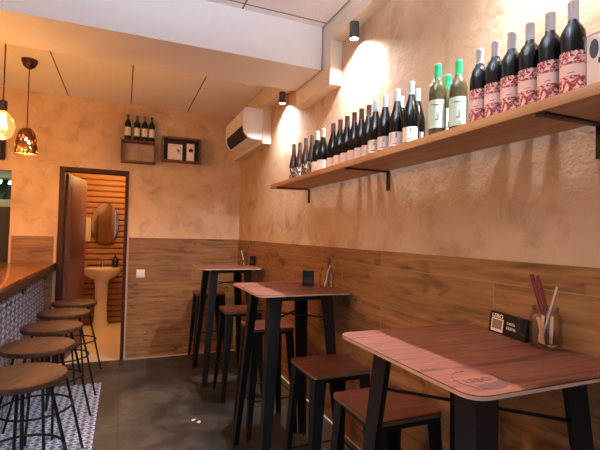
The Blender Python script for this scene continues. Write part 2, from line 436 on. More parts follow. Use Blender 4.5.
# ------------------------------------------------------------------ washroom behind the doorway
WY = 7.2
struct(MB().box(-1.0, .4, D+.01, WY+.1, -.1, 0).build('floor_washroom', 'mosaic_bath', smooth=False))
b = MB()
zz = .012
while zz < 2.5:      # horizontal slats over a dark board
    b.prism([(WY-.004, zz), (WY-.022, zz+.004), (WY-.03, zz+.016), (WY-.03, zz+.06), (WY-.022, zz+.072), (WY-.004, zz+.076)], -.9, .3, lambda a, b_, c_: (c_, a, b_)); zz += .088
zz = .012
while zz < 2.5:
    b.prism([(.3, zz), (.282, zz+.004), (.274, zz+.016), (.274, zz+.06), (.282, zz+.072), (.3, zz+.076)], D+.12, WY-.03, lambda a, b_, c_: (a, c_, b_)); zz += .088
struct(b.build('trim_7', 'ribbed', smooth=False))
struct(MB().box(-1.0, .4, WY-.004, WY+.1, 0, 3.0).build('wall_washroom', 'slat_back', smooth=False))
struct(MB().box(-1.0, -.9, D+.1, WY, 0, 3).build('wall_washroom_left', 'plaster_back', smooth=False))
struct(MB().box(.3, .4, D+.1, WY, 0, 3).build('wall_washroom_right', 'plaster_back', smooth=False))
struct(MB().box(-1.0, .4, D+.1, WY, 2.5, 2.56).build('ceiling_washroom', 'white_paint', smooth=False))
# door frame and leaf
dr = struct(MB().box(DX0, DX0+.05, D-.012, D+.11, 0, DZ-.045).box(DX1-.035, DX1, D-.012, D+.11, 0, DZ-.045).box(DX0, DX1, D-.012, D+.11, DZ-.045, DZ).build('door_1', 'frame_wood', smooth=False))
lf = MB().box(0, .69, -.02, .02, .008, 2.04, .003)
for z0, z1 in ((.2, .95), (1.1, 1.9)): lf.box(.1, .59, -.024, -.019, z0, z1, .002)
lf = lf.build('leaf', 'leaf_wood', dr, loc=(DX0+.055, D+.12, 0), rotz=math.radians(79))
h = MB().tube([(.63, -.02, 1.0), (.63, -.06, 1.0), (.53, -.065, 1.0)], .009).lathe([(.024, -.004), (.024, .004)], 16, (.63, -.026, 1.0))
h.build('handle', 'chrome', lf)

# washbasin
t = thing('washbasin', 'cream pedestal washbasin under the oval mirror in the washroom', 'sink', (-.285, 6.98, 0))
pd = [(.12, 0), (.12, .03), (.095, .07), (.085, .3), (.09, .6), (.11, .72)]
MB().lathe(pd, 24).build('pedestal', 'ceramic', t)
def oval(rx, ry, z, n=28): return [(rx*math.cos(2*PI*k/n), ry*math.sin(2*PI*k/n) * (1 if math.sin(2*PI*k/n) < 0 else .75), z) for k in range(n)]
bm_ = MB(); rings = [oval(.13, .11, .70), oval(.2, .16, .745), oval(.25, .2, .80), oval(.262, .21, .845), oval(.262, .21, .865), oval(.235, .185, .868), oval(.2, .15, .80), oval(.1, .08, .765)]
vs = [[bm_.b.verts.new(p) for p in r] for r in rings]
for A, B in zip(vs, vs[1:]):
    for k in range(28): bm_.b.faces.new((A[k], A[(k+1) % 28], B[(k+1) % 28], B[k]))
bm_.b.faces.new(vs[0][::-1]); bm_.b.faces.new(vs[-1])
bm_.build('bowl', 'ceramic', t)
MB().tube([(0, .15, .84), (0, .15, .96), (0, .12, .975), (0, .05, .955)], .013).tube([(0, .15, .96), (0, .16, 1.0)], .008).build('tap', 'chrome', t)
t = thing('soap_bottle', 'dark soap bottle with pump standing on the cream washbasin', 'bottle', (-.11, 7.1, .866))
MB().lathe([(.045, 0), (.047, .01), (.047, .11), (.03, .135), (.02, .145)], 20).build('bottle', 'soap', t)
MB().lathe([(.02, .145), (.02, .165), (.007, .168), (.007, .2)], 14).tube([(0, 0, .2), (0, -.05, .195)], .007).build('pump', 'soap', t)
t = thing('oval_mirror', 'oval frameless mirror above the washbasin', 'mirror', (-.27, WY-.065, 1.53), math.radians(-6.3))
MB().box(-.02, .02, 0, .05, -.02, .02).build('wall_bracket', 'chrome', t)
N = 48; el = lambda rx, rz: [(rx*math.cos(2*PI*k/N), rz*math.sin(2*PI*k/N)) for k in range(N)]
fx = lambda a, b_, c_: (a, c_, b_)
MB().prism(el(.19, .315), -.012, -.004, fx).build('glass', 'mirror', t)
MB().prism(el(.196, .321), -.004, 0.0, fx).build('rim', 'bronze', t)
t = thing('hand_towel', 'pale hand towel hanging from a ring left of the oval mirror', 'towel', (-.53, WY-.031, 1.62))
b = MB()
for k in range(6): b.tube([(-.05+.02*k, -.03-.008*(k % 2), 0), (-.055+.022*k, -.03-.012*(k % 2), -.2), (-.05+.02*k, -.028, -.36)], .013, 8)
b.build('cloth', 'towel', t)
MB().ring((0, 0, 0), .05, .006, 24, 6).tube([(0, 0, .0), (0, -.03, .0), (0, -.05, 0)], .008).build('towel_ring', 'chrome', t)

# ------------------------------------------------------------------ kitchen glimpsed through the hatch
struct(MB().box(XL, KX+.02, 7.0, 7.1, 0, 3).build('wall_kitchen', 'kitchen_wall', smooth=False))
struct(MB().box(KX+.02, KX+.07, D+.1, 7.0, 0, 3).build('wall_kitchen_right', 'kitchen_wall', smooth=False))
struct(MB().box(XL-.1, KX+.02, D, 7.1, -.1, 0).build('floor_kitchen', 'floor', smooth=False))
struct(MB().box(XL-.1, XL, D+.1, 7.1, 0, 3).build('wall_kitchen_left', 'kitchen_wall', smooth=False))
t = thing('extractor_hood', 'steel extractor hood with slanted filters seen through the kitchen hatch', 'hood', (-1.7, 5.45, 1.69))
MB().box(-.6, .58, .0, .9, .28, .42, .004).build('canopy', 'hood', t)
MB().prism([(0, 0), (.03, 0), (.8, .27), (.8, .28), (0, .28)], -.6, -.58, lambda a, b_, c_: (c_, a, b_)).build('side_panel', 'hood', t)
MB().box(-.6, .58, -.02, .02, -.03, .05, .004).build('lip', 'hood', t)
for k in range(12):
    x = -.55 + k*.095
    MB().loft([(x, .03, .03), (x+.06, .03, .03), (x+.06, .035, .04), (x, .035, .04)], [(x+.04, .14, .27), (x+.1, .14, .27), (x+.1, .15, .28), (x+.04, .15, .28)]).build('filter_slat', 'hood_dark', t)
MB().box(-.55, .55, .2, .24, .24, .265).build('tube_lamp', 'tube_light', t)
tag(MB().box(-2.6, KX, 5.3, 5.36, 0, 1.655, .003).build('dark_partition', 'kitchen_dark', smooth=False), 'tall dark brown partition panel below the extractor hood', 'panel')
t = thing('black_wall_box', 'black box fixed to the back wall above the kitchen hatch', 'box', (-1.27, D, 2.12))
MB().box(-.135, .135, -.1, 0, 0, .205, .006).build('cabinet', 'sign_black', t)
MB().box(-.12, .12, -.106, -.1, .015, .19, .002).build('grille', 'vent_dark', t)

# ------------------------------------------------------------------ bar counter and the tile strip at its foot
BX, BZ = -.645, 1.083
t = thing('bar_counter', 'long wooden bar counter with blue and white tiled front', 'bar counter', (-.645, 0, 0))
MB().box(-.62, 0, -1.6, D-.014, BZ-.03, BZ, .004).build('worktop', 'bar_wood', t)
MB().box(-.6, -.004, -1.58, D-.014, BZ-.085, BZ-.03, .002).build('fascia', 'dark_wood', t)
MB().box(-.55, -.108, -1.55, D-.014, 0, BZ-.085).build('tiled_front', 'mosaic_bar', t, smooth=False)
for y in (2.62, 3.56, 4.5):
    MB().tube([(-.012, y, BZ-.085), (-.012, y, BZ-.11), (-.012, y+.03, BZ-.12), (-.012, y+.09, BZ-.118), (-.012, y+.11, BZ-.1)], .007, 8).build('bag_hook', 'black_steel', t)
struct(MB().box(-.753, -.152, -1.6, 4.4, 0, .004).build('floor_tile_strip', 'mosaic_floor', smooth=False))
t = thing('napkin_holder', 'small pale napkin holder on the far end of the bar counter', 'napkin holder', (-1.16, 4.85, BZ))
MB().box(-.05, .05, -.06, .06, 0, .008, .002).box(-.05, -.044, -.06, .06, .008, .05).box(.044, .05, -.06, .06, .008, .05).build('holder', 'white_gloss', t)
MB().box(-.04, .04, -.058, .058, .008, .055).build('napkins', 'paper_white', t)

# a little litter on the dark floor
for x, y, r, lab in ((.533, 3.31, .4, 'larger white paper scrap on the dark floor by the middle table'), (.567, 3.26, 1.1, 'smaller white paper scrap on the dark floor by the middle table')):
    o = MB().prism([(-.02, -.008), (.0, -.013), (.022, -.004), (.018, .01), (-.008, .012)], 0, .003).build('paper_scrap', 'paper_white', loc=(x, y, 0), rotz=r)
    tag(o, lab, 'paper scrap')
# bar stools
def make_bar_stool():
    t = thing('bar_stool', '', 'stool', group='round bar stools along the tiled counter')
    MB().lathe([(.185, .685), (.2, .69), (.203, .705), (.2, .717), (.19, .722)], 44).build('seat', 'stool_wood', t)
    MB().box(-.1, .1, -.1, .1, .672, .686, .004).build('seat_plate', 'rod_steel', t)
    for sx in (-1, 1):
        for sy in (-1, 1):
            MB().tube([(sx*.085, sy*.085, .675), (sx*.195, sy*.195, 0)], .0085, 8).build('leg', 'rod_steel', t)
    MB().ring((0, 0, .34), .199, .007, 48, 8).build('foot_ring', 'rod_steel', t)
    return t
bs = make_bar_stool()
BS = [(-.441, 2.42, 'round bar stool nearest the viewer, seat cut by the left edge'), (-.465, 3.02, 'second round bar stool from the viewer, behind the nearest'),
      (-.464, 3.577, 'middle of the five round bar stools along the tiled counter'), (-.452, 4.15, 'round bar stool second from the washroom doorway'),
      (-.427, 4.72, 'farthest round bar stool, right in front of the washroom doorway')]
BR = [math.radians(a) for a in (-30, -25, -33, -60, -20)]
for i, (x, y, lab) in enumerate(BS):
    z = .004 if y + .22 < 4.4 or y < 4.3 else 0.0
    if i == 0: bs.location = (x, y, .004); bs['label'] = lab; bs.rotation_euler.z = BR[0]
    else: dup(bs, lab, (x, y, z), BR[i])

# ------------------------------------------------------------------ tables and square stools
def angle_leg(P, Q, sx, sy, wt, wb, th=.004):
    """folded sheet-steel leg: P top corner, Q foot corner, flanges run inwards from the corner"""
    def sec(c, w):
        x, y, z = c
        pts = [(0, 0), (w, 0), (w, th), (th, th), (th, w), (0, w)]
        return [(x - sx*a, y - sy*b_, z) for a, b_ in pts]
    return MB().loft(sec(P, wt), sec(Q, wb))
def make_table():
    t = thing('high_table', '', 'table', group='high tables along the wall')
    wx, wy = .585, .62
    top = MB().prism(rrect(0, wx, 0, wy, .045), ZT-.003, ZT).build('tabletop', 'table_wood', t)
    MB().prism(rrect(-.001, wx+.001, -.001, wy+.001, .046), ZT-.011, ZT-.003).build('edge_band', 'edge_band', top)
    f = MB()
    f.box(.11, wx-.11, .1, .104, ZT-.05, ZT-.011).box(.11, wx-.11, wy-.104, wy-.1, ZT-.05, ZT-.011).box(.11, .114, .1, wy-.1, ZT-.05, ZT-.011).box(wx-.114, wx-.11, .1, wy-.1, ZT-.05, ZT-.011)
    f.build('apron', 'black_steel', t)
    for ix, sx in ((0, -1), (1, 1)):
        for iy, sy in ((0, -1), (1, 1)):
            P = ((wx-.095) if ix else .095, (wy-.09) if iy else .09, ZT-.011); Q = ((wx-.03) if ix else .03, wy if iy else 0, 0)
            angle_leg(P, Q, sx, sy, .075, .042).build('leg', 'black_steel', t, smooth=False)
    z = .93
    e = .16
    for (a, b_) in (((.09, .09), (wx-.09, wy-.09)), ((.09, wy-.09), (wx-.09, .09))):
        MB().tube([(a[0], a[1], z), (b_[0], b_[1], z if a[1] < .1 else z+.001)], .0055, 8).build('cross_brace', 'rod_steel', t)
    return t
tb = make_table()
TAB = [(.697, .69, 'nearest high table, with the black sign and the largest jar'), (.69, 2.213, 'middle high table, between two square stools under the long shelf'), (.682, 3.965, 'farthest high table, near the back wall corner')]
for i, (x, y, lab) in enumerate(TAB):
    if i == 0: tb.location = (x, y, 0); tb['label'] = lab
    else: dup(tb, lab, (x, y, 0))

def make_stool():
    t = thing('square_stool', '', 'stool', group='square stools at the high tables')
    w = .32; zs = .757
    s = MB().prism(rrect(0, w, 0, w, .02), zs-.006, zs).build('seat', 'seat_wood', t)
    MB().prism(rrect(-.002, w+.002, -.002, w+.002, .021), zs-.018, zs-.006).build('seat_rim', 'seat_rim', s)
    MB().box(.015, w-.015, .015, w-.015, zs-.045, zs-.018).build('seat_frame', 'black_steel', t)
    for ix, sx in ((0, -1), (1, 1)):
        for iy, sy in ((0, -1), (1, 1)):
            P = ((w-.008) if ix else .008, (w-.008) if iy else .008, zs-.018); Q = ((w+.03) if ix else -.03, (w+.03) if iy else -.03, 0)
            angle_leg(P, Q, sx, sy, .062, .03).build('leg', 'black_steel', t, smooth=False)
    z = .26; a, b_ = -.012, w+.012
    for p, q in (((a, a), (b_, a)), ((b_, a), (b_, b_)), ((b_, b_), (a, b_)), ((a, b_), (a, a))):
        MB().tube([(*p, z), (*q, z)], .005, 8).build('stretcher', 'rod_steel', t)
    return t
st = make_stool()
ST = [(.85, 1.315, 'square stool tucked behind the nearest table'), (.862, 1.848, 'square stool standing in front of the middle table'),
      (.852, 2.875, 'square stool behind the middle table, its seat seen between the table legs'), (.83, 3.585, 'square stool in front of the farthest table'),
      (.755, 4.7, 'shadowed square stool between the farthest table and the back wall')]
for i, (x, y, lab) in enumerate(ST):
    if i == 0: st.location = (x, y, 0); st['label'] = lab
    else: dup(st, lab, (x, y, 0))

# burnt mark on the nearest and middle table: parts of those tables
def table_mark(root):
    top = [c for c in root.children if c.name.startswith('tabletop')][0]
    cx, cy = .1, .085
    b = MB()
    arc = lambda a0, a1, rx, ry, n=24: [(cx + rx*math.cos(a0+(a1-a0)*k/n), cy + ry*math.sin(a0+(a1-a0)*k/n), ZT+.0004) for k in range(n+1)]
    b.tube(arc(PI*.45, PI*1.25, .062, .062), .0007, 6)
    n = 20; outer = [(cx + .062*math.cos(-2.2+2.5*k/n), cy + .062*math.sin(-2.2+2.5*k/n)) for k in range(n+1)]
    inner = [(cx + .062*math.cos(-2.2+2.5*k/n)*.96, cy + .012 + .05*math.sin(-2.2+2.5*k/n)*.8) for k in range(n, -1, -1)]
    b.prism(outer + inner, ZT+.0001, ZT+.0008)
    b.build('burnt_ring', 'brand_ink', top)
    text_part('LEBO', .034, 'burnt_lettering', 'brand_ink', top, (cx-.045, cy-.012, ZT+.0004), (0, 0, 0), .0003)
table_mark(tb)

# ------------------------------------------------------------------ things on the tables
def make_jar(label, loc, rotz, n_red, s=1.0):
    t = thing('mason_jar', label, 'jar', loc, rotz, 'jars of straws on the high tables')
    o = [(.034, 0), (.042, .004), (.046, .02), (.046, .092), (.042, .104), (.036, .11), (.036, .13)]
    i = [(.034, .13), (.034, .109), (.040, .102), (.0435, .09), (.0435, .02), (.038, .008)]
    MB().lathe(o + i, 32).build('glass_body', 'jar_glass', t)
    b = MB()
    for z in (.115, .121, .127): b.ring((0, 0, z), .0368, .0016, 32, 6)
    b.build('screw_rim', 'jar_glass', t)
    MB().tube([(-.043, 0, .098), (-.066, 0, .098), (-.077, 0, .085), (-.077, 0, .045), (-.066, 0, .03), (-.044, 0, .028)], .005, 10).build('handle', 'jar_glass', t)
    return t
def stick(name, label, p, q, r, mat, cat='straw', group='straws standing in the jars'):
    o = MB().tube([(0, 0, 0), tuple(Vector(q)-Vector(p))], r, 10).build(name, mat, loc=p)
    return tag(o, label, cat, group)
J1 = (1.235, .935, ZT)
make_jar('largest glass jar mug, beside the black sign on the nearest table', J1, math.radians(-50), 2)
stick('drinking_straw', 'dark red straw leaning left in the largest jar', (J1[0]+.012, J1[1]-.012, ZT+.012), (J1[0]+.002, J1[1]+.055, ZT+.226), .0065, 'red_stick')
stick('drinking_straw', 'second dark red straw leaning left in the largest jar, just behind the first', (J1[0]+.024, J1[1]-.02, ZT+.012), (J1[0]+.014, J1[1]+.042, ZT+.222), .0055, 'red_stick')
stick('drinking_straw', 'pale upright straw at the right side of the largest jar', (J1[0]+.0, J1[1]+.018, ZT+.012), (J1[0]+.005, J1[1]-.033, ZT+.195), .003, 'clear_stick')
for k, (dx, dy, a, lab) in enumerate([(-.012, .012, .25, 'kraft sugar sachet at the left inside the largest jar'), (-.02, -.008, -.35, 'kraft sugar sachet leaning right inside the largest jar'), (.004, -.014, .1, 'kraft sugar sachet at the back inside the largest jar')]):
    o = MB().box(-.0065, .0065, -.002, .002, 0, .085, .001).build('sugar_sachet', 'sachet', loc=(J1[0]+dx, J1[1]+dy, ZT+.016)); o.rotation_euler = (a*.6, 0, math.radians(75))
    tag(o, lab, 'sachet', 'sugar sachets in the largest jar')
J2 = (1.2, 2.42, ZT)
make_jar('glass jar of dark sticks on the middle table against the wall', J2, math.radians(115), 2)
for dx, dy, tx, ty, zt, mt, lab in ((.01, -.01, .012, .012, .2, 'dark_stick', 'dark straw upright in the jar on the middle table'), (-.012, .01, .01, -.02, .15, 'clear_stick', 'pale straw leaning right in the jar on the middle table'), (.014, .012, .02, .0, .19, 'dark_stick', 'second dark straw at the back of the jar on the middle table')):
    stick('drinking_straw', lab, (J2[0]+dx, J2[1]+dy, ZT+.012), (J2[0]+tx, J2[1]+ty, ZT+zt), .004, mt)
J3 = (1.16, 4.3, ZT)
make_jar('glass jar with a slanting dark stick on the farthest table', J3, math.radians(200), 1)
stick('drinking_straw', 'dark straw slanting right in the jar on the farthest table', (J3[0]-.015, J3[1], ZT+.012), (J3[0]+.05, J3[1]-.02, ZT+.21), .005, 'dark_stick')
stick('drinking_straw', 'pale straw standing in the jar on the farthest table', (J3[0]+.01, J3[1]+.01, ZT+.012), (J3[0]-.022, J3[1]+.01, ZT+.16), .004, 'clear_stick')

def make_sign(label, loc, rotz, w, h, detail):
    t = thing('table_sign', label, 'sign', loc, rotz, 'black menu signs on the high tables')
    b = MB().prism([(-.016, 0), (.016, 0), (.006, h), (-.006, h)], 0, w, lambda a, b_, c_: (c_, a, b_)).build('block', 'sign_black', t, smooth=False)
    if detail:
        tilt = math.atan2(.010, h)
        yf = lambda z: -.016 + .010*z/h - .0007
        R = (PI/2 - tilt, 0, 0)
        def plate(x0, x1, z0, z1, mat, name, par, off=0.0):
            A = [(x0, yf(z0)-off, z0), (x1, yf(z0)-off, z0), (x1, yf(z1)-off, z1), (x0, yf(z1)-off, z1)]
            return MB().loft(A, [(x, y+.0006, z) for x, y, z in A]).build(name, mat, par, smooth=False)
        c_ = plate(.012, .075, .006, .052, 'sign_white', 'card', t)
        plate(.018, .069, .015, .048, 'sign_blank', 'blank_panel', c_, .0007)
        text_part('LEBO', .019, 'lettering', 'sign_white', t, (.012, yf(.056), .0548), R, .0004, .00035).scale.x = 1.3
        text_part('CARTA', .0125, 'lettering', 'sign_white', t, (.092, yf(.042), .04), R, .0002, .0003)
        text_part('DIGITAL', .0125, 'lettering', 'sign_white', t, (.092, yf(.028), .024), R, .0002, .0003)
    else:
        MB().box(.012, w-.012, -.0165, -.0135, .02, h*.55).build('card', 'dark_wood', t, smooth=False)
    return t
p0, p1 = Vector((1.277, 1.183)), Vector((1.243, 1.0))
make_sign('black sign with cream lettering beside the largest jar on the nearest table', (p0.x, p0.y, ZT), math.atan2(p1.y-p0.y, p1.x-p0.x), (p1-p0).length, .073, True)
make_sign('small black sign left of the jar on the middle table', (1.11, 2.6, ZT), math.radians(-30), .075, .1, False)
make_sign('small black sign right of the jar on the farthest table', (1.25, 4.36, ZT), math.radians(-50), .06, .1, False)

# ------------------------------------------------------------------ long wall shelf with its brackets
SB = WP - .011
t = thing('wall_shelf', 'long pine wall shelf crowded with wine bottles', 'shelf', (0, 0, SZ))
MB().box(SX, SB, .2, 3.13, -.03, 0, .0015).build('board', 'shelf_wood', t)
for y in (.818, 1.92, 2.98):
    MB().box(SX+.012, WP, y-.013, y+.013, -.038, -.03, .001).box(WP-.008, WP, y-.013, y+.013, -.135, -.03, .001).box(SX+.008, SX+.03, y-.015, y+.015, -.04, -.029, .002).build('bracket', 'black_steel', t)

# bottles: profile kinds
BORD = [(.0, 0), (.030, .0), (.037, .004), (.0378, .012), (.0378, .175), (.036, .195), (.028, .212), (.018, .224), (.0148, .236), (.0145, .285)]
BURG = [(.0, 0), (.033, .0), (.040, .004), (.041, .012), (.041, .125), (.038, .155), (.028, .19), (.0185, .218), (.0152, .24), (.0145, .288)]
SLIM = [(.0, 0), (.031, .0), (.0365, .004), (.037, .012), (.037, .11), (.033, .145), (.024, .185), (.0165, .215), (.0145, .24), (.014, .283)]
SR, SH = .845, .97
def make_bottle(name, prof, glass, cap, paper, lz, ink=None, capz=.232, group=None, arc=1.25, sc=1.0):
    t = thing(name, '', 'bottle', group=group)
    t.scale = (SR*sc, SR*sc, SH*sc)
    MB().lathe(prof[1:], 26).build('glass', glass, t)
    zt = prof[-1][1]
    r0 = [r for r, z in prof if z <= capz][-1]
    MB().lathe([(.0162, capz), (.0158, zt-.012), (.0165, zt-.01), (.0165, zt), (.0155, zt+.003)], 22).build('capsule', cap, t)
    R = max(r for r, z in prof) + .0003
    lb = MB().patch(R, PI-arc, PI+arc, lz[0], lz[1], .0005).build('label', paper, t)
    R += .0007
    if ink == 'mint':
        MB().patch(R, PI-.1, PI+.55, lz[1]-.022, lz[1]-.019, .0003, 6).patch(R, PI-.45, PI-.1, lz[1]-.02, lz[1]-.018, .0003, 4).patch(R, PI+.1, PI+.45, lz[0]+.03, lz[0]+.033, .0003, 5).patch(R, PI+.38, PI+.47, lz[0]+.033, lz[0]+.055, .0003, 3).build('print', 'ink', lb)
    if ink == 'mark':
        MB().patch(R, PI+.28, PI+.42, lz[0]+.038, lz[0]+.06, .0003, 3).patch(R, PI-.05, PI+.5, lz[0]+.01, lz[0]+.014, .0003, 5).build('print', 'ink_grey', lb)
    if ink == 'line':
        MB().patch(R, PI-.3, PI+.2, (lz[0]+lz[1])/2-.004, (lz[0]+lz[1])/2-.002, .0003, 5).build('print', 'ink', lb)
    return t
def place(proto, spots):
    for i, (x, y, z, rz, lab) in enumerate(spots):
        if i == 0: proto.location = (x, y, z); proto.rotation_euler.z = rz; proto['label'] = lab
        else: dup(proto, lab, (x, y, z), rz)
k = 1.13/1.15        # row spacing read on the plane x = 1.15, bottles stand at x = 1.13
bx = 1.13
face = math.radians(30)      # labels turned a little towards the near end
place(make_bottle('wine_bottle', BORD, 'glass_black', 'cap_grey', 'paper_red', (.018, .135), 'line', group='wine bottles with red patterned labels'),
      [(bx, y*k, SZ, face, lab) for y, lab in ((.796, 'red patterned wine bottle nearest the viewer, next to the white carton'), (.8655, 'second red patterned wine bottle from the white carton'),
       (.933, 'third red patterned wine bottle from the white carton'), (1.0, 'third red patterned wine bottle from the green capped ones'), (1.066, 'second red patterned wine bottle from the green capped ones'), (1.135, 'red patterned wine bottle right beside the green capped ones'))])
place(make_bottle('wine_bottle', BORD, 'glass_olive', 'cap_green', 'paper_mint', (.03, .14), 'mint', group='wine bottles with bright green capsules'),
      [(1.135, 1.221, SZ, face, 'green capped wine bottle with mint label, beside the red patterned bottles'), (1.090, 1.282, SZ, face, 'green capped wine bottle with mint label, left one of the front pair'), (1.200, 1.350, SZ, face, 'green capped wine bottle standing behind the front pair')])
place(make_bottle('wine_bottle', BURG, 'glass_black', 'cap_ice', 'paper_white', (.02, .085), 'mark', group='wine bottles with ice blue capsules'),
      [(1.122, 1.484, SZ, face, 'ice blue capped wine bottle in front, nearest the green capped ones'), (1.200, 1.543, SZ, face, 'ice blue capped wine bottle hidden behind the one nearest the green capped bottles'), (1.122, 1.586, SZ, face, 'second ice blue capped wine bottle in the front row, counted from the green capped ones'),
       (1.195, 1.656, SZ, face, 'ice blue capped wine bottle in the back row, farther from the green capped ones'), (1.122, 1.681, SZ, face, 'third ice blue capped wine bottle in the front row, counted from the green capped ones'), (1.122, 1.764, SZ, face, 'ice blue capped wine bottle beside the maroon capped ones')])
place(make_bottle('wine_bottle', BURG, 'glass_black', 'cap_maroon', 'paper_pink', (.02, .075), None, group='wine bottles with dark maroon capsules'),
      [(bx, y*k, SZ, face, lab) for y, lab in ((1.872, 'maroon capped wine bottle beside the ice blue capped ones'), (1.945, 'second maroon capped wine bottle from the ice blue capped ones'), (2.02, 'third maroon capped wine bottle from the ice blue capped ones'),
       (2.102, 'third maroon capped wine bottle from the two white capped ones'), (2.185, 'second maroon capped wine bottle from the two white capped ones'), (2.275, 'maroon capped wine bottle right beside the two white capped ones'))])
place(make_bottle('wine_bottle', BURG, 'glass_black', 'cap_white', 'paper_white', (.02, .085), None, group='wine bottles with white capsules'),
      [(1.130, 2.372, SZ, face, 'white capped wine bottle beside the maroon capped row'), (1.130, 2.458, SZ, face, 'white capped wine bottle beside the brown printed bottles')])
place(make_bottle('wine_bottle', SLIM, 'glass_brown', 'cap_brown', 'paper_print', (.02, .1), None, group='brown bottles at the far end of the shelf'),
      [(1.130, 2.540, SZ, face, 'brown printed bottle beside the two white capped ones'), (1.130, 2.645, SZ, face, 'second brown printed bottle from the white capped ones'), (1.150, 2.800, SZ, face, 'second brown printed bottle from the far shelf end'), (1.130, 2.865, SZ, face, 'brown printed bottle at the far end of the shelf')])
# second row against the wall: only its shadows show
XB = 1.2685
place(make_bottle('wine_bottle', BORD, 'glass_black', 'cap_grey', 'paper_red', (.018, .135), 'line', group='wine bottles with red patterned labels'),
      [(XB, y*XB/1.15, SZ, face, lab) for y, lab in ((.868, 'back row red patterned bottle hidden behind the second one from the white carton'), (.933, 'back row red patterned bottle hidden behind the third one from the white carton'), (1.0, 'back row red patterned bottle hidden behind the third one from the green capped bottles'), (1.135, 'back row red patterned bottle hidden behind the one next to the green capped bottles'))])
place(make_bottle('wine_bottle', BURG, 'glass_black', 'cap_maroon', 'paper_pink', (.02, .075), None, group='wine bottles with dark maroon capsules'),
      [(XB, y*XB/1.15, SZ, face, lab) for y, lab in ((1.872, 'back row maroon capped bottle hidden behind the one beside the ice blue capped ones'), (1.945, 'back row maroon capped bottle hidden behind the second from the ice blue capped ones'), (2.02, 'back row maroon capped bottle hidden behind the third from the ice blue capped ones'), (2.185, 'back row maroon capped bottle hidden behind the second from the white capped ones'))])
# white carton with the drop mark at the near end
t = thing('bottle_carton', 'white carton with a black drop mark at the near end of the shelf', 'carton', (1.13, .603, SZ))
MB().box(0, .1, 0, .142, 0, .163, .002).build('box', 'paper_white', t)
MB().box(-.001, .101, -.001, .143, .163, .172, .002).build('lid', 'paper_white', t)
def drop(cx, cy, s, n=16):
    P = []
    for q in range(n+1):
        a = -PI/2 + 2*PI*q/n if False else PI*q/n
        P.append((cx + s*.45*math.sin(a)*(1 if True else 0), cy - s*math.cos(a)))
    left = [(2*cx - x, y) for x, y in P[::-1]]
    return P + left[1:-1]
def drops(list_, name, parent, f, z0, z1):
    b = MB()
    for cx, cy, s in list_: b.prism(drop(cx, cy, s), z0, z1, f)
    return b.build(name, 'ink', parent, smooth=False)
drops([(.122, .125, .026), (.092, .118, .02), (.108, .09, .008)], 'drop_mark', t, lambda a, b_, c_: (c_, a, b_), -.0006, -.0001)

# ------------------------------------------------------------------ wooden boxes on the back wall
def make_crate(label, x0, x1, z0, z1, d, back):
    t = thing('wall_box', label, 'wall box', (x0, D, z0)); w, h = x1-x0, z1-z0; th = .018
    MB().box(0, w, -d, 0, 0, th, .001).build('bottom_board', 'box_wood', t)
    MB().box(0, w, -d, 0, h-th, h, .001).build('top_board', 'box_wood', t)
    MB().box(0, th, -d, 0, th, h-th).build('side_board', 'box_wood', t)
    MB().box(w-th, w, -d, 0, th, h-th).build('side_board', 'box_wood', t)
    if back: MB().box(th, w-th, -.012, 0, th, h-th).build('back_board', 'dark_wood', t, smooth=False)
    return t
make_crate('open wooden wall box carrying the four green capped bottles', -.06, .305, 2.19, 2.435, .125, False)
make_crate('wooden wall box with dark back holding two white cartons', .368, .805, 2.238, 2.518, .125, True)
place(make_bottle('wine_bottle', BORD, 'glass_green', 'cap_leaf', 'paper_cream', (.05, .145), None, group='dark green bottles on the wall box', sc=1.02),
      [(x, D-.063, 2.435, math.radians(90), lab) for x, lab in ((.004, 'dark green wine bottle on the wall box, farthest left'), (.1, 'dark green wine bottle on the wall box, second from left'), (.181, 'dark green wine bottle on the wall box, second from right'), (.256, 'dark green wine bottle on the wall box, farthest right'))])
t = thing('gift_carton', 'wide white carton standing in the wall box', 'carton', (.435, D-.085, 2.256))
MB().box(0, .16, 0, .06, 0, .185, .002).build('box', 'paper_white', t)
fz = lambda a, b_, c_: (a, c_, b_)
drops([(.115, .115, .017), (.13, .11, .011), (.1, .115, .01)], 'drop_mark', t, fz, -.0008, -.0002)
MB().tube([(.02, -.0005, .15), (.05, -.0005, .165), (.09, -.0005, .168)], .002, 6).tube([(.02, -.0005, .13), (.04, -.0005, .125)], .0016, 6).tube([(.1, -.0005, .09), (.14, -.0005, .085)], .0016, 6).build('print', 'ink_grey', t)
t = thing('gift_carton', 'narrow white carton with a black drop mark in the wall box', 'carton', (.645, D-.085, 2.256))
MB().box(0, .085, 0, .06, 0, .205, .002).build('box', 'paper_white', t)
drops([(.045, .13, .026), (.028, .125, .018), (.062, .125, .018)], 'drop_mark', t, fz, -.0008, -.0002)

t = thing('light_switch', 'white light switch on the plank tiles beside the doorway', 'switch', (.187, D-.012, .955))
MB().box(-.045, .045, -.01, 0, -.045, .045, .004).build('plate', 'white_gloss', t)
MB().box(-.03, .03, -.014, -.01, -.03, .03, .002).build('rocker', 'white_gloss', t)

